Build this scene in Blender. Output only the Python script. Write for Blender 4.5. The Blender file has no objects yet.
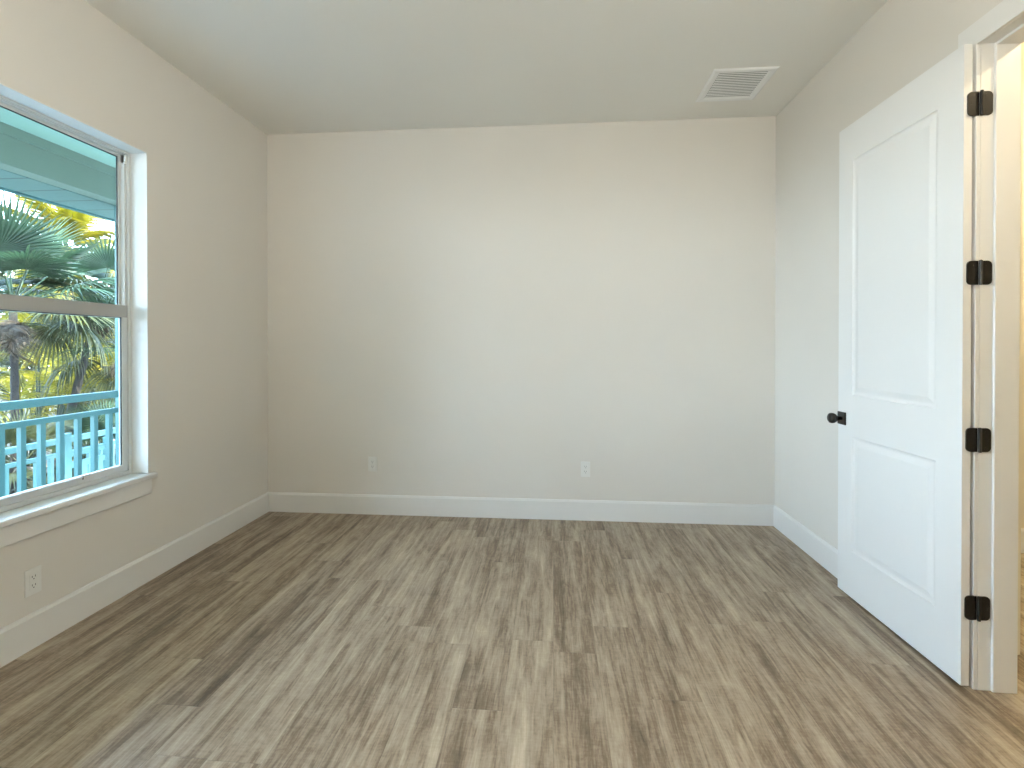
import bpy, bmesh, math, random
from mathutils import Vector, Matrix, Euler

S = bpy.context.scene
COL = S.collection
random.seed(7)

# ------------------------------------------------------------------ camera, sky, sun, exposure
HC = 1.30
YAW = math.atan(41.5 / 500.0)
cd = bpy.data.cameras.new('camera')
cd.sensor_width = 36.0
cd.lens = 500.0 / 1024.0 * 36.0
cd.shift_y = -35.0 / 1024.0
cd.clip_start = 0.02
cd.clip_end = 300
cam = bpy.data.objects.new('camera', cd)
COL.objects.link(cam)
cam.location = (0, 0, HC)
cam.rotation_euler = (math.radians(90 - 0.35), 0, YAW)
S.camera = cam

S.view_settings.view_transform = 'Standard'
S.view_settings.look = 'None'
S.view_settings.exposure = 0.10
S.view_settings.gamma = 1.0
S.view_settings.use_curve_mapping = False

SKY = 21.5
world = bpy.data.worlds.new('world')
S.world = world
world.use_nodes = True
wn = world.node_tree.nodes
wl = world.node_tree.links
wn.clear()
tc = wn.new('ShaderNodeTexCoord')
sx = wn.new('ShaderNodeSeparateXYZ')
rp = wn.new('ShaderNodeValToRGB')
rp.color_ramp.elements[0].position = 0.0
rp.color_ramp.elements[0].color = (0.78, 0.90, 1.0, 1)
rp.color_ramp.elements[1].position = 0.7
rp.color_ramp.elements[1].color = (0.42, 0.66, 1.0, 1)
bg = wn.new('ShaderNodeBackground')
bg.inputs['Strength'].default_value = SKY
wo = wn.new('ShaderNodeOutputWorld')
wl.new(tc.outputs['Generated'], sx.inputs[0])
wl.new(sx.outputs['Z'], rp.inputs['Fac'])
wl.new(rp.outputs['Color'], bg.inputs['Color'])
wl.new(bg.outputs[0], wo.inputs['Surface'])

sun_d = bpy.data.lights.new('sun', 'SUN')
sun_d.energy = 50.0
sun_d.angle = 0.01
sun_d.color = (1.0, 0.93, 0.78)
sun = bpy.data.objects.new('sun', sun_d)
COL.objects.link(sun)
# shines from over the house towards the garden
sd = Vector((-0.62, 0.25, -0.74))
sun.rotation_euler = sd.to_track_quat('-Z', 'Y').to_euler()
sun.location = (20, -8, 24)

ROOM_W = 245.0      # added unseen room lamp, watts
HALL_W = 26.0       # hall fixture, watts

# ------------------------------------------------------------------ materials
MATS = {}

def nt(name):
    m = bpy.data.materials.new(name)
    m.use_nodes = True
    n = m.node_tree.nodes
    return m, n, m.node_tree.links, n['Principled BSDF']

def plain(name, col, rough=0.5, noise=0.0, nscale=8.0, bump=0.0, bscale=200.0, metallic=0.0, spec=0.5, coat=0.0):
    if name in MATS:
        return MATS[name]
    m, n, l, b = nt(name)
    b.inputs['Roughness'].default_value = rough
    b.inputs['Metallic'].default_value = metallic
    b.inputs['Specular IOR Level'].default_value = spec
    b.inputs['Coat Weight'].default_value = coat
    t = n.new('ShaderNodeTexCoord')
    nz = n.new('ShaderNodeTexNoise')
    nz.inputs['Scale'].default_value = nscale
    nz.inputs['Detail'].default_value = 3
    l.new(t.outputs['Object'], nz.inputs['Vector'])
    r = n.new('ShaderNodeValToRGB')
    k = noise
    r.color_ramp.elements[0].color = (col[0] * (1 - k), col[1] * (1 - k), col[2] * (1 - k), 1)
    r.color_ramp.elements[1].color = (min(1, col[0] * (1 + k)), min(1, col[1] * (1 + k)), min(1, col[2] * (1 + k)), 1)
    r.color_ramp.elements[0].position = 0.3
    r.color_ramp.elements[1].position = 0.7
    l.new(nz.outputs['Fac'], r.inputs['Fac'])
    l.new(r.outputs['Color'], b.inputs['Base Color'])
    if bump > 0:
        n2 = n.new('ShaderNodeTexNoise')
        n2.inputs['Scale'].default_value = bscale
        l.new(t.outputs['Object'], n2.inputs['Vector'])
        bp = n.new('ShaderNodeBump')
        bp.inputs['Strength'].default_value = bump
        bp.inputs['Distance'].default_value = 0.002
        l.new(n2.outputs['Fac'], bp.inputs['Height'])
        l.new(bp.outputs[0], b.inputs['Normal'])
    MATS[name] = m
    return m

def leafmat(name, c1, c2, transl=0.3, scale=3.0):
    m = bpy.data.materials.new(name)
    m.use_nodes = True
    n = m.node_tree.nodes
    l = m.node_tree.links
    b = n['Principled BSDF']
    out = n['Material Output']
    b.inputs['Roughness'].default_value = 0.5
    b.inputs['Specular IOR Level'].default_value = 0.3
    t = n.new('ShaderNodeTexCoord')
    nz = n.new('ShaderNodeTexNoise')
    nz.inputs['Scale'].default_value = scale
    nz.inputs['Detail'].default_value = 4
    l.new(t.outputs['Object'], nz.inputs['Vector'])
    r = n.new('ShaderNodeValToRGB')
    r.color_ramp.elements[0].color = (*c1, 1)
    r.color_ramp.elements[1].color = (*c2, 1)
    r.color_ramp.elements[0].position = 0.35
    r.color_ramp.elements[1].position = 0.65
    l.new(nz.outputs['Fac'], r.inputs['Fac'])
    l.new(r.outputs['Color'], b.inputs['Base Color'])
    tr = n.new('ShaderNodeBsdfTranslucent')
    l.new(r.outputs['Color'], tr.inputs['Color'])
    mx = n.new('ShaderNodeMixShader')
    mx.inputs[0].default_value = transl
    l.new(b.outputs[0], mx.inputs[1])
    l.new(tr.outputs[0], mx.inputs[2])
    l.new(mx.outputs[0], out.inputs['Surface'])
    return m

def math_node(n, l, op, a, b=None, c=None):
    x = n.new('ShaderNodeMath')
    x.operation = op
    for i, v in enumerate((a, b, c)):
        if v is None:
            continue
        if isinstance(v, (int, float)):
            x.inputs[i].default_value = v
        else:
            l.new(v, x.inputs[i])
    return x.outputs[0]

def floor_material():
    m, n, l, b = nt('weathered_oak_planks')
    PW, PL = 0.181, 1.22
    t = n.new('ShaderNodeTexCoord')
    s = n.new('ShaderNodeSeparateXYZ')
    l.new(t.outputs['Object'], s.inputs[0])
    X, Y = s.outputs['X'], s.outputs['Y']
    M = lambda op, a, bb=None, c=None: math_node(n, l, op, a, bb, c)
    u = M('DIVIDE', X, PW)
    col = M('FLOOR', u)
    fu = M('SUBTRACT', u, col)
    w1 = n.new('ShaderNodeTexWhiteNoise')
    w1.noise_dimensions = '1D'
    l.new(col, w1.inputs['W'])
    v = M('ADD', M('DIVIDE', Y, PL), M('MULTIPLY', w1.outputs['Value'], 7.31))
    row = M('FLOOR', v)
    fv = M('SUBTRACT', v, row)
    idn = n.new('ShaderNodeCombineXYZ')
    l.new(col, idn.inputs[0])
    l.new(row, idn.inputs[1])
    w2 = n.new('ShaderNodeTexWhiteNoise')
    w2.noise_dimensions = '2D'
    l.new(idn.outputs[0], w2.inputs['Vector'])
    rnd = w2.outputs['Value']
    def streak(sxs, sys, scale, detail, rough, off, dist=0.0):
        c = n.new('ShaderNodeCombineXYZ')
        l.new(M('MULTIPLY', X, sxs), c.inputs[0])
        l.new(M('ADD', M('MULTIPLY', Y, sys), M('MULTIPLY', rnd, 37.0 + off)), c.inputs[1])
        l.new(M('MULTIPLY', rnd, 91.0 + off), c.inputs[2])
        z = n.new('ShaderNodeTexNoise')
        z.inputs['Scale'].default_value = scale
        z.inputs['Detail'].default_value = detail
        z.inputs['Roughness'].default_value = rough
        z.inputs['Distortion'].default_value = dist
        l.new(c.outputs[0], z.inputs['Vector'])
        return z.outputs['Fac']
    big = streak(11.0, 0.9, 1.0, 3, 0.6, 0, 0.5)
    mid = streak(30.0, 2.0, 1.0, 6, 0.68, 11, 0.9)
    fine = streak(130.0, 11.0, 1.0, 4, 0.7, 23, 0.5)
    blot = streak(9.0, 4.0, 1.0, 6, 0.75, 31, 1.2)
    cross = streak(30.0, 110.0, 1.0, 3, 0.6, 47)
    f = M('ADD', M('MULTIPLY', big, 0.34), M('MULTIPLY', mid, 0.36))
    f = M('ADD', f, M('MULTIPLY', fine, 0.15))
    f = M('ADD', f, M('MULTIPLY', blot, 0.205))
    f = M('ADD', f, M('MULTIPLY', cross, 0.075))
    f = M('ADD', f, M('MULTIPLY', M('SUBTRACT', rnd, 0.5), 0.035))
    r = n.new('ShaderNodeValToRGB')
    cr = r.color_ramp
    cr.elements[0].position = 0.43
    cr.elements[0].color = (0.085, 0.059, 0.036, 1)
    cr.elements[1].position = 0.73
    cr.elements[1].color = (0.580, 0.497, 0.387, 1)
    e = cr.elements.new(0.515)
    e.color = (0.203, 0.153, 0.103, 1)
    e = cr.elements.new(0.58)
    e.color = (0.339, 0.273, 0.199, 1)
    e = cr.elements.new(0.66)
    e.color = (0.460, 0.390, 0.291, 1)
    l.new(f, r.inputs['Fac'])
    # seams
    def edge(fr, w):
        d = M('MINIMUM', fr, M('SUBTRACT', 1.0, fr))
        return M('SUBTRACT', 1.0, M('MINIMUM', M('DIVIDE', d, w), 1.0))
    seam = M('MAXIMUM', edge(fu, 0.008), edge(fv, 0.0014))
    mx = n.new('ShaderNodeMix')
    mx.data_type = 'RGBA'
    l.new(M('MULTIPLY', seam, 0.40), mx.inputs['Factor'])
    l.new(r.outputs['Color'], mx.inputs['A'])
    mx.inputs['B'].default_value = (0.07, 0.05, 0.035, 1)
    l.new(mx.outputs['Result'], b.inputs['Base Color'])
    rr = M('ADD', 0.50, M('MULTIPLY', fine, -0.14))
    l.new(rr, b.inputs['Roughness'])
    b.inputs['Specular IOR Level'].default_value = 0.45
    bp = n.new('ShaderNodeBump')
    bp.inputs['Strength'].default_value = 0.35
    bp.inputs['Distance'].default_value = 0.0015
    h = M('SUBTRACT', M('ADD', M('MULTIPLY', fine, 0.5), M('MULTIPLY', mid, 0.4)), M('MULTIPLY', seam, 1.2))
    l.new(h, bp.inputs['Height'])
    l.new(bp.outputs[0], b.inputs['Normal'])
    return m

def glass_material():
    m = bpy.data.materials.new('green_tinted_glass')
    m.use_nodes = True
    n = m.node_tree.nodes
    l = m.node_tree.links
    n.clear()
    out = n.new('ShaderNodeOutputMaterial')
    tr = n.new('ShaderNodeBsdfTransparent')
    tr.inputs['Color'].default_value = (0.92, 0.955, 0.965, 1)
    gl = n.new('ShaderNodeBsdfGlossy')
    gl.inputs['Roughness'].default_value = 0.02
    gl.inputs['Color'].default_value = (0.8, 1.0, 0.95, 1)
    lw = n.new('ShaderNodeLayerWeight')
    lw.inputs['Blend'].default_value = 0.5
    f4 = math_node(n, l, 'POWER', lw.outputs['Facing'], 5.0)
    f5 = math_node(n, l, 'MULTIPLY_ADD', f4, 0.5, 0.03)
    mx = n.new('ShaderNodeMixShader')
    l.new(f5, mx.inputs[0])
    l.new(tr.outputs[0], mx.inputs[1])
    l.new(gl.outputs[0], mx.inputs[2])
    l.new(mx.outputs[0], out.inputs['Surface'])
    return m

def emit_material(name, col, strength):
    m = bpy.data.materials.new(name)
    m.use_nodes = True
    n = m.node_tree.nodes
    b = n['Principled BSDF']
    b.inputs['Base Color'].default_value = (0.9, 0.9, 0.9, 1)
    b.inputs['Emission Color'].default_value = (*col, 1)
    b.inputs['Emission Strength'].default_value = strength
    return m

def slat_material(name, col, pitch, dark=0.55):
    """boards running across Y, with thin grooves between them"""
    m, n, l, b = nt(name)
    t = n.new('ShaderNodeTexCoord')
    s = n.new('ShaderNodeSeparateXYZ')
    l.new(t.outputs['Object'], s.inputs[0])
    M = lambda op, a, bb=None, c=None: math_node(n, l, op, a, bb, c)
    f = M('FRACT', M('DIVIDE', s.outputs['Y'], pitch))
    g = M('LESS_THAN', f, 0.07)
    mx = n.new('ShaderNodeMix')
    mx.data_type = 'RGBA'
    l.new(g, mx.inputs['Factor'])
    mx.inputs['A'].default_value = (*col, 1)
    mx.inputs['B'].default_value = (col[0] * dark, col[1] * dark, col[2] * dark, 1)
    l.new(mx.outputs['Result'], b.inputs['Base Color'])
    b.inputs['Roughness'].default_value = 0.6
    return m

WALL = plain('greige_wall_paint', (0.755, 0.73, 0.68), 0.75, 0.012, 1.5, 0.12, 260, spec=0.25)
CEIL = plain('flat_ceiling_paint', (0.88, 0.87, 0.82), 0.85, 0.01, 1.2, 0.15, 180, spec=0.2)
TRIM = plain('white_semigloss_trim', (0.80, 0.80, 0.78), 0.35, 0.006, 3)
DOORM = plain('white_door_paint', (0.82, 0.83, 0.82), 0.38, 0.006, 3)
VINYL = plain('white_vinyl_frame', (0.66, 0.68, 0.67), 0.4, 0.01, 5)
REVEAL = plain('white_reveal_paint', (0.8181, 0.8276, 0.8086), 0.6, 0.006, 3)
BLACK = plain('oil_black_metal', (0.012, 0.011, 0.010), 0.38, 0.15, 90, metallic=0.35)
PINB = plain('worn_pin_metal', (0.08, 0.08, 0.08), 0.3, 0.1, 90, metallic=0.8)
PLATE = plain('white_plastic_plate', (0.80, 0.80, 0.77), 0.4, 0.005, 10)
SLOT = plain('dark_slot', (0.05, 0.05, 0.05), 0.7, 0.05, 10)
VENTW = plain('white_vent_enamel', (0.90, 0.91, 0.90), 0.45, 0.005, 10)
VENTD = plain('grey_duct_shade', (0.06, 0.06, 0.06), 0.8, 0.05, 10)
RAIL_SHADE = plain('backlit_grey_rail', (0.4080, 0.4140, 0.4020), 0.4, 0.02, 5)  # backlit darkness of the meeting rail put into its grey
GASKET = plain('dark_glazing_gasket', (0.03, 0.04, 0.04), 0.6, 0.05, 10)
AQUA = plain('aqua_railing_paint', (0.0323, 0.1334, 0.1341), 0.5, 0.03, 6)
SOFF = slat_material('aqua_soffit_boards', (0.0960, 0.1881, 0.1733), 0.30, 0.45)
PCEIL = plain('pale_aqua_porch_ceiling', (0.2688, 0.4264, 0.3356), 0.7, 0.02, 4)
PBEAM = plain('grey_aqua_beam_paint', (0.1463, 0.2061, 0.1663), 0.7, 0.03, 3)
DECK = plain('grey_deck_paint', (0.30, 0.33, 0.33), 0.7, 0.06, 5)
STUCCO = plain('outer_wall_stucco', (0.22, 0.27, 0.27), 0.9, 0.03, 20)
ROOFM = plain('roof_shingle', (0.2, 0.2, 0.2), 0.9, 0.1, 20)
GLASS = glass_material()
FLOORM = floor_material()
BARK = plain('grey_brown_palm_bark', (0.0068, 0.0052, 0.0040), 0.95, 0.45, 9, 0.8, 25)
GROUND = plain('sandy_garden_ground', (0.0612, 0.0520, 0.0337), 0.95, 0.35, 0.8)
FAN_G = leafmat('blue_green_fan_leaf', (0.0032, 0.0118, 0.0065), (0.0187, 0.0442, 0.0204), 0.25, 2.0)
FAN_O = leafmat('olive_fan_leaf', (0.0090, 0.0148, 0.0043), (0.0425, 0.0493, 0.0153), 0.3, 2.0)
DEADM = leafmat('dry_tan_leaf', (0.0240, 0.0160, 0.0104), (0.0600, 0.0460, 0.0320), 0.15, 4.0)
YEL = leafmat('golden_coconut_leaf', (0.0789, 0.0707, 0.0025), (0.1438, 0.1156, 0.0030), 0.4, 1.5)
YGR = leafmat('yellow_green_areca_leaf', (0.0664, 0.0760, 0.0064), (0.2789, 0.2221, 0.0080), 0.4, 1.2)
DGR = leafmat('deep_green_leaf', (0.0029, 0.0081, 0.0029), (0.0170, 0.0289, 0.0075), 0.25, 1.5)

# ------------------------------------------------------------------ mesh helpers
class MB:
    def __init__(self):
        self.bm = bmesh.new()

    def box(self, x0, x1, y0, y1, z0, z1, bev=0.0, seg=1):
        t = bmesh.new()
        bmesh.ops.create_cube(t, size=1.0)
        for v in t.verts:
            v.co = Vector(((x0 + x1) / 2 + v.co.x * (x1 - x0), (y0 + y1) / 2 + v.co.y * (y1 - y0), (z0 + z1) / 2 + v.co.z * (z1 - z0)))
        if bev > 0:
            bmesh.ops.bevel(t, geom=list(t.edges), offset=bev, segments=seg, affect='EDGES', profile=0.5)
        self.merge(t)
        return self

    def merge(self, t, mat=None):
        me = bpy.data.meshes.new('tmp')
        t.to_mesh(me)
        if mat is not None:
            me.transform(mat)
        self.bm.from_mesh(me)
        bpy.data.meshes.remove(me)
        t.free()

    def prism(self, pts, axis, a, b):
        """closed outline pts (2-D) swept along axis (0,1,2) from a to b"""
        def mk(p, v):
            if axis == 0:
                return Vector((v, p[0], p[1]))
            if axis == 1:
                return Vector((p[0], v, p[1]))
            return Vector((p[0], p[1], v))
        A = [self.bm.verts.new(mk(p, a)) for p in pts]
        B = [self.bm.verts.new(mk(p, b)) for p in pts]
        n = len(pts)
        self.bm.faces.new(A)
        self.bm.faces.new(list(reversed(B)))
        for i in range(n):
            j = (i + 1) % n
            self.bm.faces.new((A[j], A[i], B[i], B[j]))
        return self

    def lathe(self, prof, origin, axis, seg=20):
        """prof: list of (radius, distance along axis)"""
        ax = Vector(axis).normalized()
        q = ax.to_track_quat('Z', 'Y').to_matrix()
        rings = []
        for r, d in prof:
            ring = []
            for i in range(seg):
                a = 2 * math.pi * i / seg
                p = Vector(origin) + q @ Vector((r * math.cos(a), r * math.sin(a), d))
                ring.append(self.bm.verts.new(p))
            rings.append(ring)
        for k in range(len(rings) - 1):
            for i in range(seg):
                j = (i + 1) % seg
                self.bm.faces.new((rings[k][i], rings[k][j], rings[k + 1][j], rings[k + 1][i]))
        self.bm.faces.new(list(reversed(rings[0])))
        self.bm.faces.new(rings[-1])
        return self

    def tube(self, pts, radii, seg=8):
        rings = []
        up = Vector((0, 1, 0.013))
        for i, p in enumerate(pts):
            p = Vector(p)
            d = (Vector(pts[min(i + 1, len(pts) - 1)]) - Vector(pts[max(i - 1, 0)])).normalized()
            s = d.cross(up).normalized()
            t = d.cross(s).normalized()
            ring = []
            for k in range(seg):
                a = 2 * math.pi * k / seg
                ring.append(self.bm.verts.new(p + radii[i] * (math.cos(a) * s + math.sin(a) * t)))
            rings.append(ring)
        for k in range(len(rings) - 1):
            for i in range(seg):
                j = (i + 1) % seg
                self.bm.faces.new((rings[k][i], rings[k][j], rings[k + 1][j], rings[k + 1][i]))
        self.bm.faces.new(list(reversed(rings[0])))
        self.bm.faces.new(rings[-1])
        return self

    def quad(self, a, b, c, d):
        vs = [self.bm.verts.new(Vector(p)) for p in (a, b, c, d)]
        self.bm.faces.new(vs)

    def mesh(self, name, mat, recalc=True, smooth=False):
        if recalc:
            bmesh.ops.recalc_face_normals(self.bm, faces=list(self.bm.faces))
        me = bpy.data.meshes.new(name)
        self.bm.to_mesh(me)
        self.bm.free()
        me.materials.append(mat)
        if smooth:
            for p in me.polygons:
                p.use_smooth = True
        return me

    def build(self, name, mat, parent=None, recalc=True, smooth=False):
        o = bpy.data.objects.new(name, self.mesh(name, mat, recalc, smooth))
        COL.objects.link(o)
        if parent is not None:
            o.parent = parent
            o.matrix_parent_inverse = Matrix.Identity(4)
        return o

def centre(o):
    """move a top-level mesh object's origin to the middle of its foot"""
    xs = [v.co for v in o.data.vertices]
    c = Vector(((min(v.x for v in xs) + max(v.x for v in xs)) / 2, (min(v.y for v in xs) + max(v.y for v in xs)) / 2, min(v.z for v in xs)))
    o.data.transform(Matrix.Translation(-c))
    o.location = c
    return o

def tag(o, label=None, cat=None, group=None, kind=None):
    if label:
        o['label'] = label
    if cat:
        o['category'] = cat
    if group:
        o['group'] = group
    if kind:
        o['kind'] = kind
    return o

def empty(name, loc=(0, 0, 0), rz=0.0):
    o = bpy.data.objects.new(name, None)
    o.empty_display_size = 0.1
    COL.objects.link(o)
    o.location = loc
    o.rotation_euler = (0, 0, rz)
    return o

def copy_tree(o, parent=None):
    c = o.copy()
    COL.objects.link(c)
    c.parent = parent
    for ch in list(o.children):
        copy_tree(ch, c)
    return c

# ------------------------------------------------------------------ dimensions (metres; camera stands at x=0, y=0)
XL, XR = -2.24, 1.597         # room faces of the left and right walls
YB, YF = 3.76, -0.85          # far wall face, wall behind the camera
ZC = 2.957                    # ceiling
RW = 0.135                    # right wall thickness
XH = XR + RW                  # hall face of the right wall
XLo = XL - 0.165               # outer face of the left wall
WY0, WY1, WZ0, WZ1 = 0.62, 2.595, 0.595, 2.368      # window opening
DY0, DY1, DZ = 1.245, 2.02, 2.432                  # door opening (inside the jamb)
JT = 0.02

# ------------------------------------------------------------------ setting: floor, ceiling, walls
o = MB().box(XL, 3.4, YF, YB, -0.12, 0.0).build('floor', FLOORM)
tag(o, 'grey-brown weathered oak plank floor running towards the far wall', 'floor', kind='structure')
o = MB().box(XL, 3.4, YF, YB, ZC, ZC + 0.12).build('ceiling', CEIL)
tag(o, 'flat off-white painted ceiling of the empty room', 'ceiling', kind='structure')
o = MB().box(XLo, 3.55, YB, YB + 0.15, -0.12, ZC + 0.12).build('wall_back', WALL)
tag(o, 'blank warm greige far wall facing the camera', 'wall', kind='structure')
o = MB().box(XLo, 3.55, YF - 0.15, YF, -0.12, ZC + 0.12).build('wall_front', WALL)
tag(o, 'greige wall behind the camera', 'wall', kind='structure')
b = MB()
b.box(XLo, XL, YF, WY0, -0.12, ZC + 0.12)
b.box(XLo, XL, WY1, YB, -0.12, ZC + 0.12)
b.box(XLo, XL, WY0, WY1, -0.12, WZ0 - 0.03)
b.box(XLo, XL, WY0, WY1, WZ1, ZC + 0.12)
o = b.build('wall_left', WALL)
tag(o, 'greige left wall with the double-hung window opening', 'wall', kind='structure')
b = MB()
b.box(XR, XH, DY1 + JT, YB, 0, ZC)
b.box(XR, XH, YF, DY0 - JT, 0, ZC)
b.box(XR, XH, DY0 - JT, DY1 + JT, DZ + JT, ZC)
o = b.build('wall_right', WALL)
tag(o, 'greige right wall behind the open white door', 'wall', kind='structure')
o = MB().box(XLo, XL, -9.0, YF - 0.15, -0.12, ZC + 0.12).build('wall_outer', STUCCO)  # unseen stretch added so no light leaks in beside the porch
tag(o, 'unseen outside wall along the porch, added to stop light leaking in', 'wall', kind='structure')
o = MB().box(XLo, XL, YB + 0.15, 8.2, -0.12, ZC + 0.12).build('wall_outer', STUCCO)
tag(o, 'outside wall of the house beyond the far end of the room', 'wall', kind='structure')
o = MB().box(-11.0, XLo, -7.3, -7.0, -2.6, 4.2).build('wall_light_block', STUCCO)  # unseen wall added to cut slanting skylight on the far wall
tag(o, 'added unseen wall that blocks oblique sky light from the window', 'wall', kind='structure')
# unseen roof slab above the rooms, added to keep the sun out
o = MB().box(XLo - 2.15, 3.6, -9.0, 8.2, ZC + 0.30, ZC + 0.42).build('sun_block_roof', ROOFM)
tag(o, 'unseen roof deck over the room and porch, added to keep the sun out', 'roof', kind='structure')

# hall beyond the doorway
HX = 1.957
o = MB().box(3.4, 3.55, YF, YB, -0.12, ZC + 0.12).build('wall_hall_right', plain('warm_hall_paint', (0.78, 0.73, 0.60), 0.75, 0.01, 2))
tag(o, 'warm cream wall across the hall seen through the doorway', 'wall', kind='structure')
o = MB().box(XH, HX, 2.265, 3.40, 0, ZC).build('wall_hall_left', MATS['warm_hall_paint'])
tag(o, 'short return wall in the hall just past the door jamb', 'wall', kind='structure')
o = MB().box(XH, 3.4, 3.40, YB, 0, ZC).build('wall_hall_back', MATS['warm_hall_paint'])
tag(o, 'cream end wall of the hall at the right edge', 'wall', kind='structure')

# ------------------------------------------------------------------ baseboards
BH, BT = 0.150, 0.015
def bb_prof(face, sgn):
    # profile in (across, up): flat board with an eased, slightly chamfered top
    return [(face, 0), (face + sgn * BT, 0), (face + sgn * BT, BH - 0.014), (face + sgn * (BT - 0.003), BH - 0.010),
            (face + sgn * (BT - 0.006), BH - 0.002), (face + sgn * (BT - 0.009), BH), (face, BH)]
o = MB().prism(bb_prof(YB, -1), 0, XL, XR).build('baseboard_back', TRIM)
tag(o, 'tall white baseboard along the far wall', 'baseboard', kind='structure')
o = MB().prism(bb_prof(XL, 1), 1, YF, YB - BT).build('baseboard_left', TRIM)
tag(o, 'tall white baseboard under the window on the left wall', 'baseboard', kind='structure')
CW = 0.088           # casing width
CT = 0.015           # casing thickness
b = MB()
b.prism(bb_prof(XR, -1), 1, DY1 + 0.005 + CW, YB - BT)
b.prism(bb_prof(XR, -1), 1, YF, DY0 - 0.005 - CW)
o = b.build('baseboard_right', TRIM)
tag(o, 'tall white baseboard running behind the open door', 'baseboard', kind='structure')
b = MB()
b.prism(bb_prof(3.40, -1), 1, YF, 3.40 - BT)
b.prism(bb_prof(3.40, -1), 0, HX, 3.40)
o = b.build('baseboard_hall', TRIM)
tag(o, 'white baseboard around the hall walls', 'baseboard', kind='structure')

# ------------------------------------------------------------------ door frame (jamb, stop, casing)
fr = empty('trim_1', (XR, DY1, 0))
tag(fr, 'white painted door frame with flat casing around the doorway', 'door frame', kind='structure')
def sub(parent, o):
    o.parent = parent
    o.matrix_parent_inverse = Matrix.Identity(4)
    o.location = -Vector(parent.location)
    return o
b = MB()
b.box(XR, XH, DY1, DY1 + JT, 0, DZ + JT)
b.box(XR, XH, DY0 - JT, DY0, 0, DZ + JT)
b.box(XR, XH, DY0, DY1, DZ, DZ + JT)
sub(fr, b.build('jamb', TRIM))
SX0, SX1, ST = 1.6415, 1.728, 0.011
b = MB()
b.box(SX0, SX1, DY1 - ST, DY1 - 0.0002, 0, DZ, 0.0025, 2)
b.box(SX0, SX1, DY0 + 0.0002, DY0 + ST, 0, DZ, 0.0025, 2)
b.box(SX0, SX1, DY0 + ST, DY1 - ST, DZ - ST, DZ - 0.0002, 0.0025, 2)
sub(fr, b.build('door_stop', TRIM))
RV = 0.0006
for nm, x0, x1 in (('casing', XR - CT, XR), ('casing', XH, XH + CT)):
    b = MB()
    b.box(x0, x1, DY1 + RV, DY1 + RV + (CW if x0 < XR else 0.02), 0, DZ + RV, 0.002, 2)
    b.box(x0, x1, DY0 - RV - CW, DY0 - RV, 0, DZ + RV, 0.002, 2)
    b.box(x0, x1, DY0 - RV - CW, DY1 + RV + (CW if x0 < XR else 0.02), DZ + RV, DZ + RV + CW, 0.002, 2)
    if x0 >= XR:
        continue
    sub(fr, b.build(nm, TRIM))

# ------------------------------------------------------------------ the open door
HX0, HY0 = 1.5400, 2.023      # visible-face corner at the hinge side
FX0, FY0 = 1.5160, 2.803      # visible-face corner at the free side
dvec = Vector((FX0 - HX0, FY0 - HY0, 0))
DW = dvec.length
dang = math.atan2(dvec.y, dvec.x)     # local +x runs from hinge to free edge
DT, DH, DG = 0.030, 2.424, 0.012
door = empty('door_1', (HX0, HY0, DG), dang)
tag(door, 'open white two-panel door folded back against the right wall', 'door', kind='structure')
# local y: visible face is at y=0 on the room side (+y points to -X world), slab spans y -DT..0
def door_slab():
    bm = bmesh.new()
    xs = [0, 0.125, DW - 0.115, DW]
    zs = [0, 0.235, 0.825, 1.035, 2.238, DH]
    for face_y, s in ((0.0, 1), (-DT, -1)):
        def V(x, z, d):
            return bm.verts.new((x, face_y - s * d, z))
        for i in range(3):
            for j in range(5):
                if i == 1 and j in (1, 3):
                    x0, x1, z0, z1 = xs[1], xs[2], zs[j], zs[j + 1]
                    prof = [(0, 0), (0.004, 0.0040), (0.012, 0.0065), (0.017, 0.0070), (0.026, 0.0055), (0.042, 0.0015), (0.046, 0.0012)]
                    rings = []
                    for off, d in prof:
                        rings.append([V(x0 + off, z0 + off, d), V(x1 - off, z0 + off, d), V(x1 - off, z1 - off, d), V(x0 + off, z1 - off, d)])
                    for k in range(len(rings) - 1):
                        for q in range(4):
                            p = (q + 1) % 4
                            bm.faces.new((rings[k][q], rings[k][p], rings[k + 1][p], rings[k + 1][q]))
                    bm.faces.new(rings[-1])
                else:
                    bm.faces.new((V(xs[i], zs[j], 0), V(xs[i + 1], zs[j], 0), V(xs[i + 1], zs[j + 1], 0), V(xs[i], zs[j + 1], 0)))
    def e(a, b2):
        bm.faces.new([bm.verts.new(p) for p in ((*a, 0), (*b2, 0), (*b2, DH), (*a, DH))])
    e((0, 0), (0, -DT))
    e((DW, 0), (DW, -DT))
    for z in (0, DH):
        bm.faces.new([bm.verts.new(p) for p in ((0, 0, z), (DW, 0, z), (DW, -DT, z), (0, -DT, z))])
    bmesh.ops.remove_doubles(bm, verts=list(bm.verts), dist=0.0003)
    m = MB()
    m.bm.free()
    m.bm = bm
    return m
door_slab().build('door_panel', DOORM, door)
# knob on the visible face
kx, kz = DW - 0.036, 0.908
b = MB()
b.box(kx - 0.033, kx + 0.033, 0, 0.007, kz - 0.033, kz + 0.033, 0.0015, 2)
ros = b.build('rosette', BLACK, door)
ros['label'] = 'black square rosette'
b = MB()
b.lathe([(0.011, 0), (0.011, 0.020), (0.013, 0.026), (0.022, 0.031), (0.0265, 0.040), (0.0275, 0.050), (0.0255, 0.058), (0.019, 0.063), (0.008, 0.065)],
        (kx, 0.006, kz), (0, 1, 0), 24)
kn = b.build('door_knob', BLACK, door, smooth=True)
kn['label'] = 'round black door knob'
b = MB()
b.box(kx - 0.033, kx + 0.033, -DT - 0.007, -DT, kz - 0.033, kz + 0.033, 0.0015, 2)
b.build('rosette', BLACK, door)
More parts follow.
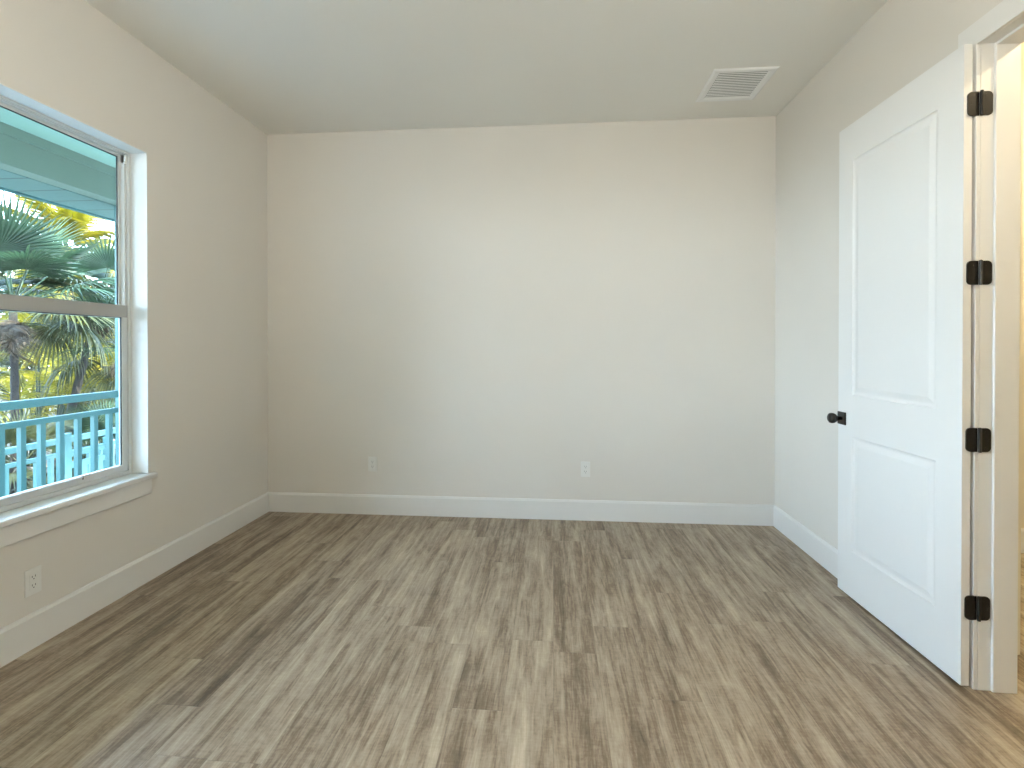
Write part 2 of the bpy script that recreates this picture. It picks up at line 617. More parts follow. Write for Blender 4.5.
# latch plate on the free edge
b = MB()
b.box(DW - 0.0002, DW + 0.001, -DT + 0.005, -0.005, kz - 0.028, kz + 0.028)
b.build('latch_plate', BLACK, door)

# hinges: flat leaves on the door edge and on the jamb with the barrel between
def world_to_door(p):
    return door.matrix_basis.inverted() @ Vector(p)
door_m = Matrix.Translation(door.location) @ Matrix.Rotation(dang, 4, 'Z')
inv = door_m.inverted()
def leaf_outline(xa, xb, z0, z1, r, side):
    """plate with the two corners away from the barrel rounded; side=-1 rounds xa, +1 rounds xb"""
    pts = []
    N = 5
    def arc(cx, cz, a0):
        for i in range(N + 1):
            a = a0 + math.pi / 2 * i / N
            pts.append((cx + r * math.cos(a), cz + r * math.sin(a)))
    if side < 0:
        pts.append((xb, z0)); pts.append((xb, z1))
        arc(xa + r, z1 - r, math.pi / 2)
        arc(xa + r, z0 + r, math.pi)
    else:
        pts.append((xa, z1)); pts.append((xa, z0))
        arc(xb - r, z0 + r, -math.pi / 2)
        arc(xb - r, z1 - r, 0)
    return pts
for hz in (2.209, 1.575, 0.946, 0.311):
    z0, z1 = hz - 0.045, hz + 0.045
    b = MB()
    b.prism(leaf_outline(1.5515, 1.5900, z0, z1, 0.015, -1), 1, 2.0180, 2.0232)
    b.prism(leaf_outline(1.5985, 1.6370, z0, z1, 0.016, 1), 1, 2.0165, 2.0199)
    b.bm.transform(inv)
    h = b.build('hinge', BLACK, door)
    h['label'] = 'black rounded hinge'
    b = MB()
    b.lathe([(0.003, -0.0015), (0.0058, 0), (0.0058, 0.090), (0.003, 0.0925)], (1.5945, 2.0125, z0), (0, 0, 1), 12)
    b.bm.transform(inv)
    bar = b.build('hinge_pin', BLACK if hz > 2 or hz < 0.5 else PINB, h, smooth=False)
    for sxp, yy in ((1.560, 2.0178), (1.577, 2.0178), (1.614, 2.0163), (1.628, 2.0163)):
        for dz in ((-0.030, 0.030) if sxp in (1.577, 1.614) else (0.0,)):
            b = MB()
            b.lathe([(0.0042, 0), (0.0036, 0.0009), (0.0010, 0.0005)], (sxp, yy, hz + dz), (0, -1, 0), 10)
            b.bm.transform(inv)
            b.build('screw', BLACK, h)

# hall door with its own knob
hd = empty('door_2', (HX, 2.50, 0.01))
tag(hd, 'hall door beyond the jamb showing only its black knob', 'door', kind='structure')
b = MB()
b.box(0.002, 0.010, -0.16, 0.62, 0, 2.41, 0.002)
b.build('door_panel', DOORM, hd)
b = MB()
b.box(0.010, 0.016, -0.127, -0.061, 0.868, 0.934, 0.002)
b.build('rosette', BLACK, hd)
b = MB()
b.lathe([(0.010, 0), (0.010, 0.020), (0.022, 0.030), (0.0275, 0.044), (0.0255, 0.056), (0.010, 0.062)], (0.014, -0.094, 0.901), (1, 0, 0), 20)
b.build('door_knob', BLACK, hd, smooth=True)

# ------------------------------------------------------------------ window
XWF = -2.333                 # room side of the vinyl frame
win = empty('window_1', (XWF, (WY0 + WY1) / 2, WZ0))
tag(win, 'white double-hung window looking onto the aqua porch', 'window', kind='structure')
W0 = Vector(win.location)
def wpart(mb, name, mat, parent=win, smooth=False):
    mb.bm.transform(Matrix.Translation(-W0))
    return mb.build(name, mat, parent, smooth=smooth)
# painted reveal (drywall return) around the opening
b = MB()
b.box(XWF - 0.045, XL + 0.0005, WY1 - 0.004, WY1 + 0.001, WZ0, WZ1)
b.box(XWF - 0.045, XL + 0.0005, WY0 - 0.001, WY0 + 0.004, WZ0, WZ1)
b.box(XWF - 0.045, XL + 0.0005, WY0, WY1, WZ1 - 0.004, WZ1 + 0.001)
wpart(b, 'reveal', REVEAL)
# stool and apron
b = MB()
b.box(XWF - 0.045, XL, WY0 + 0.001, WY1 - 0.001, WZ0 - 0.030, WZ0 - 0.002, 0.001)
b.box(XL, XL + 0.030, WY0 - 0.035, WY1 + 0.035, WZ0 - 0.030, WZ0 - 0.002, 0.008, 3)
wpart(b, 'window_sill', TRIM)
b = MB()
b.box(XL, XL + 0.015, WY0 - 0.008, WY1 + 0.008, WZ0 - 0.112, WZ0 - 0.030, 0.002)
wpart(b, 'apron', TRIM)
MID = (WY0 + WY1) / 2
FW = 0.019
def one_unit(y0, y1):
    """one double-hung unit between y0 and y1"""
    zb, zt = WZ0, WZ1 - 0.004
    b = MB()
    # outer frame: jambs with two ribs, head and sill
    for (ya, yb, d) in ((y1 - FW, y1, -1), (y0, y0 + FW, 1)):
        b.box(XWF - 0.052, XWF, ya, yb, zb, zt, 0.002)
        q = ya if d < 0 else yb
        b.box(XWF - 0.052, XWF - 0.012, min(q, q + d * 0.012), max(q, q + d * 0.012), zb, zt, 0.002)
    b.box(XWF - 0.052, XWF, y0 + FW, y1 - FW, zt - 0.010, zt, 0.002)
    b.box(XWF - 0.052, XWF - 0.012, y0 + FW, y1 - FW, zt - 0.017, zt - 0.010, 0.002)
    b.box(XWF - 0.052, XWF + 0.004, y0 + FW, y1 - FW, zb, zb + 0.020, 0.002)
    wpart(b, 'window_frame', VINYL)
    zm0, zm1 = 1.452, 1.522
    ya, yb = y0 + FW + 0.012, y1 - FW - 0.012
    # upper sash (fixed, further out)
    b = MB()
    xs0, xs1 = XWF - 0.050, XWF - 0.033
    sw = 0.013
    b.box(xs0, xs1, ya, ya + sw, zm0, zt - 0.017, 0.001)
    b.box(xs0, xs1, yb - sw, yb, zm0, zt - 0.017, 0.001)
    b.box(xs0, xs1, ya + sw, yb - sw, zt - 0.029, zt - 0.017, 0.001)
    b.box(xs0, xs1, ya + sw, yb - sw, zm0, zm1 - 0.01, 0.001)
    us = wpart(b, 'upper_sash', VINYL)
    b = MB()
    for (p, q, r, s) in ((ya + sw, ya + sw + 0.004, zm1, zt - 0.029), (yb - sw - 0.004, yb - sw, zm1, zt - 0.029), (ya + sw, yb - sw, zt - 0.033, zt - 0.029)):
        b.box(xs1 - 0.012, xs1 - 0.006, p, q, r, s)
    wpart(b, 'gasket', GASKET, us)
    b = MB()
    b.box(xs0 + 0.003, xs0 + 0.007, ya + sw, yb - sw, zm1 - 0.012, zt - 0.029)
    wpart(b, 'pane', GLASS, us)
    # lower sash (sliding, nearer the room)
    b = MB()
    xs0, xs1 = XWF - 0.032, XWF - 0.008
    zl = zb + 0.020
    b.box(xs0, xs1, ya - 0.010, ya + 0.020, zl, zm1, 0.001)
    b.box(xs0, xs1, yb - 0.020, yb + 0.010, zl, zm1, 0.001)
    b.box(xs0, xs1, ya + 0.020, yb - 0.020, zl, zl + 0.036, 0.001)
    ls = wpart(b, 'lower_sash', VINYL)
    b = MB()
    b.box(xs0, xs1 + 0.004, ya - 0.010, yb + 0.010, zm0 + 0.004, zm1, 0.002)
    wpart(b, 'meeting_rail', RAIL_SHADE, ls)
    b = MB()
    b.box(xs0 + 0.012, xs0 + 0.018, ya + 0.020, yb - 0.020, zm0, zm0 + 0.004)
    b.box(xs0 + 0.012, xs0 + 0.018, yb - 0.024, yb - 0.020, zl + 0.036, zm0)
    wpart(b, 'gasket', GASKET, ls)
    b = MB()
    b.box(xs0 + 0.008, xs0 + 0.012, ya + 0.018, yb - 0.018, zl + 0.034, zm0 + 0.006)
    wpart(b, 'pane', GLASS, ls)
    ym = (ya + yb) / 2
    b = MB()
    b.box(xs1 - 0.001, xs1 + 0.008, ym - 0.20, ym + 0.20, zl + 0.029, zl + 0.034, 0.001)
    wpart(b, 'lift_rail', VINYL, ls)
    b = MB()
    b.box(xs1 - 0.001, xs1 + 0.002, ym + 0.203, ym + 0.207, zl + 0.018, zl + 0.034)
    b.box(xs1 - 0.001, xs1 + 0.002, ym + 0.195, ym + 0.245, zl + 0.033, zl + 0.0355)
    wpart(b, 'weep_slot', SLOT, ls)
    # sash balance cover at the top of the right track
    b = MB()
    b.box(XWF - 0.030, XWF - 0.006, y1 - FW - 0.012, y1 - FW, zt - 0.064, zt - 0.017, 0.002)
    wpart(b, 'sash_stop', REVEAL)
one_unit(MID + 0.004, WY1 - 0.004)
one_unit(WY0 + 0.004, MID - 0.004)  # unseen second unit, added to let in more daylight
b = MB()
b.box(XWF - 0.07, XWF + 0.006, MID - 0.012, MID + 0.012, WZ0, WZ1 - 0.004, 0.001)
wpart(b, 'mullion', VINYL)

# ------------------------------------------------------------------ outlets
def outlet(loc, rz, label):
    """duplex receptacle; local +y points out of the wall"""
    r = empty('wall_outlet', loc, rz)
    tag(r, label, 'outlet')
    b = MB()
    b.box(-0.035, 0.035, 0, 0.005, -0.057, 0.057, 0.003, 2)
    b.build('cover_plate', PLATE, r)
    b = MB()
    b.box(-0.0168, 0.0168, 0.0045, 0.0062, -0.0335, 0.0335, 0.001)
    rc = b.build('receptacle', PLATE, r)
    b = MB()
    for s in (-1, 1):
        zc = s * 0.0185
        b.box(-0.0075, -0.0055, 0.006, 0.0066, zc - 0.001, zc + 0.0075)
        b.box(0.0055, 0.0075, 0.006, 0.0066, zc - 0.001, zc + 0.0075)
        b.lathe([(0.0024, 0), (0.0024, 0.0006)], (0, 0.006, zc - 0.0075), (0, 1, 0), 8)
    b.build('slot', SLOT, rc)
    for z in (-0.048, 0.048):
        b = MB()
        b.lathe([(0.003, 0), (0.0025, 0.0008), (0.001, 0.001)], (0, 0.0048, z), (0, 1, 0), 10)
        b.build('screw', PLATE, r)
    return r
outlet((-1.393, YB, 0.387), math.pi, 'white wall outlet on the far wall, left of centre')
outlet((0.238, YB, 0.380), math.pi, 'white wall outlet on the far wall, right of centre')
outlet((XL, 1.973, 0.285), -math.pi / 2, 'white wall outlet on the left wall below the window')

# ------------------------------------------------------------------ ceiling vent
vx0, vx1, vy0, vy1 = 0.958, 1.336, 3.092, 3.490
v = empty('ceiling_vent', ((vx0 + vx1) / 2, (vy0 + vy1) / 2, ZC))
tag(v, 'square white louvred air vent in the ceiling near the right corner', 'air vent')
hx, hy = (vx1 - vx0) / 2, (vy1 - vy0) / 2
fw = 0.046
b = MB()
bm = b.bm
prof = [(0, 0), (0.004, -0.007), (0.012, -0.010), (fw - 0.008, -0.008), (fw, -0.003), (fw, 0)]
rings = []
for off, z in prof:
    rings.append([bm.verts.new(p) for p in ((-hx + off, -hy + off, z), (hx - off, -hy + off, z), (hx - off, hy - off, z), (-hx + off, hy - off, z))])
for k in range(len(rings) - 1):
    for q in range(4):
        p = (q + 1) % 4
        bm.faces.new((rings[k][q], rings[k][p], rings[k + 1][p], rings[k + 1][q]))
b.build('frame', VENTW, v)
MB().box(-hx + fw, hx - fw, -hy + fw, hy - fw, -0.0012, -0.0002).build('duct_opening', VENTD, v)
ns = 15
for i in range(ns):
    y = -hy + fw + (i + 0.5) * (2 * hy - 2 * fw) / ns
    b = MB()
    t = 0.0056
    b.prism([(y - t, -0.0035), (y - t + 0.0015, -0.0025), (y + t, -0.0050), (y + t - 0.0015, -0.0060)], 0, -hx + fw, hx - fw)
    b.build('louvre', VENTW, v)
for sxx in (-1, 1):
    b = MB()
    b.lathe([(0.004, 0), (0.003, 0.001), (0.001, 0.0012)], (sxx * (hx - 0.02), 0, -0.0085), (0, 0, -1), 10)
    b.build('screw', VENTW, v)

# ------------------------------------------------------------------ ceiling fixtures (out of view; room and far hall lamps added to brighten)
def fixture(name, loc, r, drop, label, col, watts, bowl=False):
    """ceiling canopy, stem and bulb; with an open bowl shade the light goes up to the ceiling"""
    f = empty(name, loc)
    tag(f, label, 'ceiling light')
    b = MB()
    b.lathe([(0.065, 0), (0.065, -0.012), (0.05, -0.022), (0.010, -0.026)], (0, 0, 0), (0, 0, 1), 28)
    b.build('canopy', TRIM, f)
    if bowl:
        MB().lathe([(0.006, -0.02), (0.006, -drop + 0.02)], (0, 0, 0), (0, 0, 1), 10).build('stem', TRIM, f)
        b = MB()
        R2 = 0.21
        prof = [(R2 * math.cos(a), -drop - R2 * 0.75 * math.sin(a)) for a in [math.radians(10 * k) for k in range(9)]]
        prof += [(r2 - 0.006 if r2 > 0.05 else r2, z2 + 0.006) for r2, z2 in reversed(prof)]
        b.lathe(prof, (0, 0, 0), (0, 0, 1), 32)
        b.build('bowl_shade', SHADE, f, smooth=True)
    ld = bpy.data.lights.new(name + '_bulb', 'POINT')
    ld.shadow_soft_size = r
    ld.energy = watts
    ld.color = col
    lo = bpy.data.objects.new(name + '_bulb', ld)
    COL.objects.link(lo)
    lo.parent = f
    lo.location = (0, 0, -drop + (0.0 if bowl else -0.03))
    return f
SHADE = leafmat('opal_shade_glass', (0.88, 0.87, 0.83), (0.90, 0.89, 0.85), 0.90, 3.0)
fixture('unseen_ceiling_light', (0.05, -0.30, ZC), 0.10, 0.72, 'added unseen opal bowl lamp behind the camera that brightens the room', (1.0, 0.94, 0.83), ROOM_W, True)  # added lamp, its bowl shaped to light ceiling and upper walls
fixture('unseen_ceiling_light', (2.30, 1.35, ZC), 0.035, 0.04, 'small ceiling light in the hall beside the doorway', (1.0, 0.80, 0.50), HALL_W)
fixture('unseen_ceiling_light', (2.75, 2.75, ZC), 0.035, 0.04, 'added unseen lamp that brightens the end wall of the hall', (1.0, 0.82, 0.52), 45.0)  # added lamp, lights the hall end wall only

# ------------------------------------------------------------------ porch outside the window
PA = 4.10                      # distance of the railing
o = MB().box(-4.35, XLo, -9.0, 8.2, -0.20, -0.07).build('porch_floor', DECK)
tag(o, 'porch deck outside the window', 'porch floor', kind='structure')
o = MB().box(-4.0, XLo, -9.0, 8.2, 2.915, 2.965).build('porch_ceiling', PCEIL)
tag(o, 'pale aqua porch ceiling seen through the top of the window', 'porch ceiling', kind='structure')
b = MB()
b.box(-4.12, -3.98, -9.0, 8.2, 2.625, 3.2)
b.box(-3.98, -3.965, -9.0, 8.2, 2.84, 2.915)
o = b.build('porch_beam', PBEAM)
tag(o, 'grey-aqua porch beam above the railing', 'beam', kind='structure')
b = MB()
b.box(-4.57, -4.12, -9.0, 8.2, 2.62, 2.66)
o = b.build('porch_soffit', SOFF)
tag(o, 'aqua boarded soffit beyond the porch beam', 'soffit', kind='structure')
o = MB().box(-4.62, -4.57, -9.0, 8.2, 2.605, 2.85).build('porch_fascia', AQUA)
tag(o, 'aqua fascia edge of the porch roof', 'fascia', kind='structure')

def railing(name, x, y0, y1, ztop, zfoot, label, ys, post_ys):
    r = empty(name, (x, (y0 + y1) / 2, zfoot))
    tag(r, label, 'railing')
    c = Vector(r.location)
    def P(mb, nm):
        mb.bm.transform(Matrix.Translation(-c))
        return mb.build(nm, AQUA, r)
    P(MB().box(x - 0.030, x + 0.030, y0, y1, ztop - 0.062, ztop, 0.004), 'top_rail')
    P(MB().box(x - 0.020, x + 0.020, y0, y1, ztop - 0.205, ztop - 0.160, 0.003), 'middle_rail')
    P(MB().box(x - 0.020, x + 0.020, y0, y1, zfoot + 0.08, zfoot + 0.125, 0.003), 'bottom_rail')
    for y in ys:
        P(MB().box(x - 0.019, x + 0.019, y - 0.019, y + 0.019, zfoot + 0.12, ztop - 0.17), 'baluster')
    for y in post_ys:
        P(MB().box(x - 0.045, x + 0.045, y - 0.045, y + 0.045, zfoot, ztop + 0.02, 0.004), 'post')
    return r
ys = []
y = 3.385
while y > 1.4:
    ys.append(y)
    y -= 0.152
ys += [3.535, 3.685, 3.840, 3.995, 4.150, 4.300]
railing('porch_railing', -PA, 1.3, 4.43, 0.880, -0.07, 'aqua porch railing just outside the window', ys, [1.3])
o = centre(MB().box(-PA - 0.06, -PA + 0.06, 4.428, 4.54, -0.07, 2.625, 0.004).build('porch_column', AQUA))
tag(o, 'pale aqua porch column at the right edge of the window view', 'column', kind='structure')
ys2 = [1.7 + 0.152 * k for k in range(34)]
railing('porch_railing', -5.5, 1.5, 7.0, 0.268, -0.72, 'lower aqua railing seen behind the porch balusters', ys2, [1.5, 7.0])
# aqua landing gate between the two railings
# lower landing that carries the second railing
GZ = -2.6
o = MB().box(-5.62, -4.35, 1.4, 7.2, -0.85, -0.72).build('stair_landing', DECK)
tag(o, 'lower landing outside the porch', 'landing', kind='structure')
o = MB().box(-80, -4.3, -25, 70, GZ - 0.2, GZ).build('garden_ground', GROUND)
tag(o, 'sandy garden ground below the porch', 'ground', kind='structure')

# aqua stair gate standing on the landing
g = empty('stair_gate', (-5.0, 4.95, -0.72))
tag(g, 'small aqua stair gate panel behind the porch balusters', 'gate')
MB().box(-0.03, 0.03, -0.27, -0.17, 0, 1.12, 0.004).build('post', AQUA, g)
MB().box(-0.03, 0.03, 0.24, 0.32, 0, 1.00, 0.004).build('post', AQUA, g)
for z in (0.30, 0.56, 0.78, 0.90):
    MB().box(-0.02, 0.02, -0.17, 0.30, z - 0.03, z + 0.03, 0.003).build('rail', AQUA, g)
for y in (-0.02, 0.17):
    MB().box(-0.015, 0.015, y - 0.035, y + 0.035, 0.30, 0.78, 0.003).build('slat', AQUA, g)

# ------------------------------------------------------------------ palms
def fan_blade(R, nleaf, spread, droop, rnd, petiole, fold=0.5, free=0.45):
    """fan leaf: petiole leaves the origin along +x rising, blade of folded segments at its end (returned as MB)"""
    m = MB()
    bm = m.bm
    # petiole: thin arched strip-tube
    pts = [Vector((petiole * t, 0, petiole * (0.10 * t - droop * 0.18 * t * t))) for t in (0, 0.25, 0.5, 0.75, 1)]
    m.tube(pts, [0.022, 0.016, 0.012, 0.010, 0.008], 5)
    hub = pts[-1]
    d0 = (pts[-1] - pts[-2]).normalized()
    for i in range(nleaf):
        f = (i + 0.5) / nleaf * 2 - 1
        a = f * spread
        L = R * (1.0 - 0.28 * abs(f) ** 2) * rnd.uniform(0.9, 1.05)
        dirv = Vector((math.cos(a), math.sin(a), 0))
        side = Vector((-math.sin(a), math.cos(a), 0))
        dz = math.tan(math.asin(max(-0.9, min(0.9, d0.z))))
        wmax = R * free * 2 * math.sin(spread / nleaf) * 0.55
        prevs = None
        N = 6
        dr = droop * rnd.uniform(0.8, 1.25)
        for k in range(N + 1):
            t = k / N
            w = wmax * (t / free if t < free else max(0.02, (1 - t) / (1 - free)) ** 0.8)
            w = max(w, 0.0015)
            rr = L * t
            z = rr * dz * 0.6 * math.cos(a) - dr * L * 0.75 * t ** 2.2 + 0.10 * R * t * abs(f)
            c = hub + dirv * rr * (1 - 0.12 * dr * t * t) + Vector((0, 0, z))
            cur = (bm.verts.new(c - side * w + Vector((0, 0, w * fold))), bm.verts.new(c), bm.verts.new(c + side * w + Vector((0, 0, w * fold))))
            if prevs:
                bm.faces.new((prevs[0], prevs[1], cur[1], cur[0]))
                bm.faces.new((prevs[1], prevs[2], cur[2], cur[1]))
            prevs = cur
    return m

def feather(L, n, leaf, arch, rnd, droopl=0.6, w=0.022):
    """pinnate leaf along +x"""
    m = MB()
    bm = m.bm
    def P(t):
        return Vector((L * (t - 0.18 * arch * t ** 2), 0, L * (0.30 * t - 0.62 * arch * t ** 2)))
    pts = [P(k / 10) for k in range(11)]
    m.tube(pts, [0.020 * (1 - 0.085 * k) for k in range(11)], 5)
    for i in range(n):
        t = 0.14 + 0.85 * i / (n - 1)
        c = P(t)
        d = (P(min(1, t + 0.02)) - P(t - 0.02)).normalized()
        ll = leaf * (math.sin(math.pi * min(1, 0.18 + 0.80 * t)) ** 0.7) * rnd.uniform(0.85, 1.1)
        for s in (-1, 1):
            side = Vector((0, s, 0))
            dirv = (side * 0.85 + d * 0.65 + Vector((0, 0, 0.25))).normalized()
            wd = d * (w * 0.5)
            p = c
            prev = None
            N = 4
            dd = droopl * rnd.uniform(0.7, 1.3)
            for k in range(N + 1):
                u = k / N
                q = c + dirv * ll * u + Vector((0, 0, -dd * ll * u * u))
                ww = wd * (0.5 + 1.2 * u if u < 0.4 else (1 - u) * 1.6 + 0.03)
                cur = (bm.verts.new(q - ww), bm.verts.new(q + ww))
                if prev:
                    bm.faces.new((prev[0], prev[1], cur[1], cur[0]))
                prev = cur
    return m

rn = random.Random(3)
FANMESH = {}
def fan_mesh(kind, mat):
    key = (kind, mat.name)
    if key not in FANMESH:
        R, dr, pet = {'up': (1.0, 0.12, 0.95), 'mid': (1.0, 0.40, 1.0), 'low': (1.0, 0.95, 0.9), 'dead': (0.85, 1.5, 0.5)}[kind]
        FANMESH[key] = fan_blade(R, 40, 2.1, dr, random.Random(hash(kind) % 7 if False else len(kind)), pet).mesh('frond', mat, recalc=False)
    return FANMESH[key]
FEA = {}
def feather_mesh(L, n, leaf, arch, mat, dl, w):
    key = (L, n, leaf, arch, mat.name)
    if key not in FEA:
        FEA[key] = feather(L, n, leaf, arch, random.Random(int(L * 100 + arch * 10)), dl, w).mesh('frond', mat, recalc=False)
    return FEA[key]

def put(mesh, parent, loc, yaw, pitch, roll=0.0, sc=1.0, name='frond'):
    o = bpy.data.objects.new(name, mesh)
    COL.objects.link(o)
    o.parent = parent
    o.location = loc
    o.rotation_euler = Euler((roll, -pitch, yaw), 'XYZ')
    o.scale = (sc, sc, sc)
    return o

def trunk(parent, base, top, bend, r0, r1, n=26, mat=BARK):
    pts, rad = [], []
    for k in range(n + 1):
        t = k / n
        p = Vector(base).lerp(Vector(top), t) + Vector(bend) * math.sin(math.pi * t)
        pts.append(p)
        rad.append((r0 + (r1 - r0) * t) * (1.0 + (0.10 if k % 2 else -0.04)))
    m = MB()
    m.tube(pts, rad, 12)
    return m.build('trunk', mat, parent, smooth=True)

def fan_palm(crown, base, r, label, size=1.0, fronds=(), dead=0, mat=FAN_G, auto=0, seed=1, group=None):
    """crown, base: world points"""
    q = random.Random(seed)
    root = empty('fan_palm', base)
    tag(root, label, 'palm tree', group)
    c = Vector(crown) - Vector(base)
    trunk(root, (0, 0, 0), c, (0.0, 0.05, 0), r * 1.25, r)
    for (kind, yaw, pitch, sc, mt) in fronds:
        put(fan_mesh(kind, mt or mat), root, c + Vector((0, 0, 0.05)), math.radians(yaw), math.radians(pitch), 0, sc * size)
    for i in range(auto):
        yaw = i * 137.5 + q.uniform(-15, 15)
        el = 75 - 105 * (i + 0.5) / auto
        kind = 'up' if el > 35 else ('mid' if el > -5 else 'low')
        put(fan_mesh(kind, mat if el > -12 else FAN_O), root, c + Vector((0, 0, 0.05)), math.radians(yaw), math.radians(el), 0, size * q.uniform(0.9, 1.1))
    for i in range(dead):
        put(fan_mesh('dead', DEADM), root, c + Vector((0, 0, -0.05 - 0.03 * i)), math.radians(i * 137.5), math.radians(-62 - q.uniform(0, 15)), 0, size * q.uniform(0.38, 0.55), 'dead_frond')
    return root

def feather_palm(name, crown, base, r, label, cat, L, n, leaf, arches, mat, count, el0=80, el1=-20, seed=1, dl=0.6, w=0.03, trunkmat=BARK, group=None):
    q = random.Random(seed)
    root = empty(name, base)
    tag(root, label, cat, group)
    c = Vector(crown) - Vector(base)
    trunk(root, (0, 0, 0), c, (0.06, 0.12, 0), r * 1.3, r, 20, trunkmat)
    for i in range(count):
        el = el0 + (el1 - el0) * (i + 0.5) / count
        ar = arches[i % len(arches)]
        put(feather_mesh(L, n, leaf, ar, mat, dl, w), root, c, math.radians(i * 137.5 + q.uniform(-20, 20)), math.radians(el), q.uniform(-0.3, 0.3), q.uniform(0.85, 1.12))
    return root

def clump(name, base, label, cat, stems, L, n, leaf, mat, rad, hmin, hmax, seed, dl=0.7, w=0.035, group=None):
    """areca-like clump: many thin canes each ending in a few arching fronds"""
    q = random.Random(seed)
    root = empty(name, base)
    tag(root, label, cat, group)
    mb = MB()
    ends = []
    for i in range(stems):
        a = q.uniform(0, 6.283)
        r0 = q.uniform(0.05, 0.3) * rad
        r1 = q.uniform(0.2, 1.0) * rad
        h = q.uniform(hmin, hmax)
        p0 = Vector((r0 * math.cos(a), r0 * math.sin(a), 0))
        p1 = Vector((r1 * math.cos(a), r1 * math.sin(a), h))
        mid = (p0 + p1) / 2 + Vector((-0.1 * math.cos(a), -0.1 * math.sin(a), 0.1))
        mb.tube([p0, mid, p1], [0.03, 0.024, 0.015], 6)
        ends.append((p1, a))
    mb.build('cane', DGR, root, smooth=True)
    for p1, a in ends:
        for k in range(3):
            put(feather_mesh(L, n, leaf, (0.9, 1.3, 1.7)[k], mat, dl, w), root, p1, a + q.uniform(-1.6, 1.6), math.radians(q.uniform(20, 75)), q.uniform(-0.4, 0.4), q.uniform(0.75, 1.15))
    return root

def ray_at(px_, py_, a):
    """point on the vertical plane x = -a behind photo position (used to survey the garden)"""
    p = math.radians(0.35)
    fw = Vector((-math.sin(YAW) * math.cos(p), math.cos(YAW) * math.cos(p), -math.sin(p)))
    r = Vector((math.cos(YAW), math.sin(YAW), 0))
    u = r.cross(fw)
    d = (px_ - 512) / 500.0 * r - (py_ - 349) / 500.0 * u + fw
    t = -a / d.x
    return Vector((0, 0, HC)) + d * t

def ground(px_, a, dy=0.0):
    v = ray_at(px_, 400, a)
    return Vector((v.x, v.y + dy, GZ))

# palm A: trunk at the left edge of the lower pane, big green fans above it
cA = ray_at(13, 308, 9.0)
fan_palm(cA, ground(9, 9.0), 0.05, 'fan palm with dry hanging skirt, its straight trunk at the left edge of the window', 1.0,
         [('up', 95, 62, 1.0, None), ('mid', 60, 25, 1.0, None), ('up', 150, 50, 1.0, None), ('mid', 10, 12, 1.0, None), ('up', -60, 55, 1.0, None),
          ('mid', 85, 5, 1.05, FAN_O), ('mid', -30, 30, 1.0, None), ('mid', 200, 20, 1.0, None), ('mid', 250, 15, 1.0, None), ('up', 300, 75, 1.0, None),
          ('up', 40, 45, 0.95, None), ('mid', 125, 25, 1.0, None), ('low', 40, -15, 0.9, FAN_O), ('low', 100, -22, 0.9, FAN_O), ('mid', -5, -5, 1.0, FAN_O)],
         dead=8, seed=4)
# palm B: leaning trunk right of centre
cB = ray_at(98, 305, 9.6)
fan_palm(cB, ground(26, 9.6), 0.062, 'fan palm with a leaning dark trunk in the lower pane', 0.95,
         [('up', 95, 55, 1.0, None), ('mid', 50, 18, 1.0, None), ('mid', 20, 0, 1.0, FAN_O), ('low', 60, -10, 0.75, FAN_O), ('low', 5, -15, 0.7, FAN_O),
          ('up', 160, 40, 1.0, None), ('up', -30, 45, 1.0, None), ('mid', 110, 20, 1.0, None), ('mid', -70, 15, 1.05, FAN_O), ('low', -60, -10, 0.75, FAN_O),
          ('mid', 220, 10, 1.0, None), ('low', -110, -8, 0.8, FAN_O), ('mid', -100, 28, 1.0, None)],
         dead=5, seed=9)
# palm C: dark fans at the right edge of the lower pane
cC = ray_at(122, 352, 9.0)
fan_palm(cC, ground(120, 9.0), 0.11, 'dark green fan palm low at the right edge of the window', 0.85, dead=2, auto=15, seed=12)
# low palmetto in front
fan_palm(ray_at(22, 468, 8.6), ground(22, 8.6), 0.10, 'low palmetto behind the left end of the porch railing', 0.55, auto=14, seed=15, mat=FAN_O)
fan_palm(ray_at(106, 455, 8.0), ground(106, 8.0), 0.10, 'low pale palmetto behind the right end of the porch railing', 0.55, auto=14, seed=21, mat=FAN_G)

# golden coconut palm high in the upper pane
feather_palm('coconut_palm', ray_at(66, 250, 16.0), ground(60, 16.0), 0.13, 'tall golden coconut palm whose fronds fan out above the green palms',
             'palm tree', 2.7, 64, 0.66, (0.5, 0.8, 1.15), YEL, 24, 85, -40, 5, 0.7, 0.062)
feather_palm('coconut_palm', ray_at(122, 300, 19.0), ground(122, 19.0), 0.13, 'green coconut palm farther back at the right of the window',
             'palm tree', 3.0, 44, 0.7, (0.6, 0.9, 1.2), DGR, 16, 80, -25, 6, 0.7, 0.075)

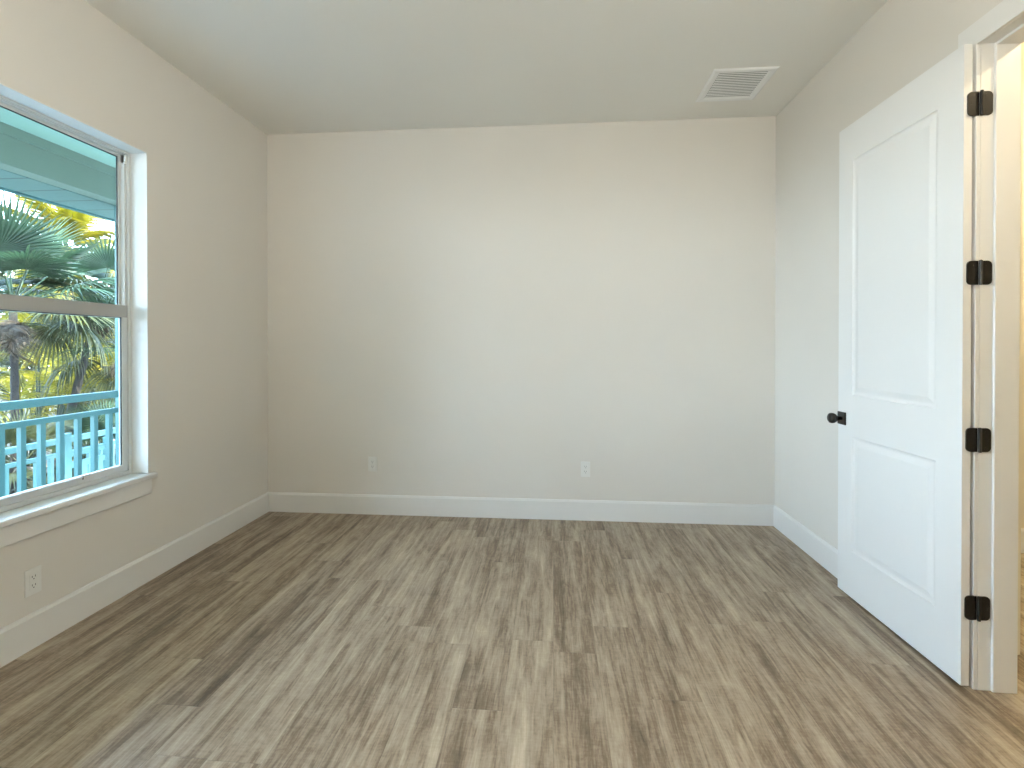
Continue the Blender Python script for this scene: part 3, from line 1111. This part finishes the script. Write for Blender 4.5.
# yellow-green areca clumps behind the trunks
for (px_, a, st, hm, hx_, mt, lb, sd) in (
        (42, 11.5, 16, 2.3, 3.9, YGR, 'yellow areca clump between the two palm trunks', 31),
        (8, 13.0, 14, 2.0, 3.6, YGR, 'yellow-green areca clump behind the left palm trunk', 32),
        (62, 12.5, 12, 1.8, 3.2, DGR, 'broad green areca clump beside the yellow clump', 33),
        (95, 14.0, 14, 2.0, 3.5, YGR, 'areca clump behind the leaning trunk', 34),
        (118, 15.5, 14, 2.4, 4.2, DGR, 'deep green areca clump at the right behind the dark fan palm', 35),
        (28, 17.0, 14, 3.4, 5.0, DGR, 'deep green areca clump far behind the left trunk', 36),
        (75, 18.0, 14, 3.2, 4.8, DGR, 'deep green areca clump far behind the leaning trunk', 37)):
    clump('areca_palm', ground(px_, a), lb, 'palm shrub', st, 1.9, 26, 0.42, mt, 1.3, hm, hx_, sd, group=None)

# leafy trees at the back of the garden, each with its own crown
def leafy_tree(base, h, rad, label, seed, mat, n=4200):
    q = random.Random(seed)
    root = empty('leafy_tree', base)
    tag(root, label, 'tree')
    m = MB()
    m.tube([(0, 0, 0), (0.1, 0, h * 0.35), (0, 0.1, h * 0.7)], [0.16, 0.13, 0.07], 8)
    for k in range(5):
        a = k * 1.26
        m.tube([(0.05, 0, h * 0.35), (rad * 0.35 * math.cos(a), rad * 0.35 * math.sin(a), h * 0.6), (rad * 0.6 * math.cos(a), rad * 0.6 * math.sin(a), h * 0.8)], [0.07, 0.05, 0.02], 6)
    m.build('trunk', BARK, root, smooth=True)
    m = MB()
    lobes = [(Vector((q.uniform(-.6, .6) * rad, q.uniform(-.6, .6) * rad, h * q.uniform(0.35, 0.9))), rad * q.uniform(0.35, 0.6)) for _ in range(12)]
    for i in range(n):
        c, rr = lobes[i % len(lobes)]
        d = Vector((q.gauss(0, 1), q.gauss(0, 1), q.gauss(0, 1))).normalized()
        p = c + d * rr * q.uniform(0.6, 1.0)
        a = Vector((q.gauss(0, 1), q.gauss(0, 1), q.gauss(0, 0.5))).normalized()
        b2 = a.cross(d).normalized() if abs(a.dot(d)) < 0.95 else Vector((0, 0, 1))
        s = q.uniform(0.10, 0.20)
        m.quad(p - a * s, p + b2 * s * 0.45, p + a * s, p - b2 * s * 0.45)
    m.build('foliage', mat, root, recalc=False)
    return root
for (px_, a, h, rad, mt, lb, sd) in (
        (-10, 24, 7.6, 3.6, DGR, 'rounded dark tree far left at the back of the garden', 51),
        (35, 27, 8.0, 3.8, YGR, 'pale green tree at the back behind the yellow clump', 52),
        (72, 25, 7.2, 3.4, DGR, 'dark tree at the back behind the leaning trunk', 53),
        (102, 29, 7.6, 3.8, YGR, 'pale green tree at the back right of the leaning trunk', 54),
        (125, 26, 6.8, 3.4, DGR, 'dark tree at the back at the right edge of the window', 55)):
    leafy_tree(ground(px_, a), h, rad, lb, sd, mt)
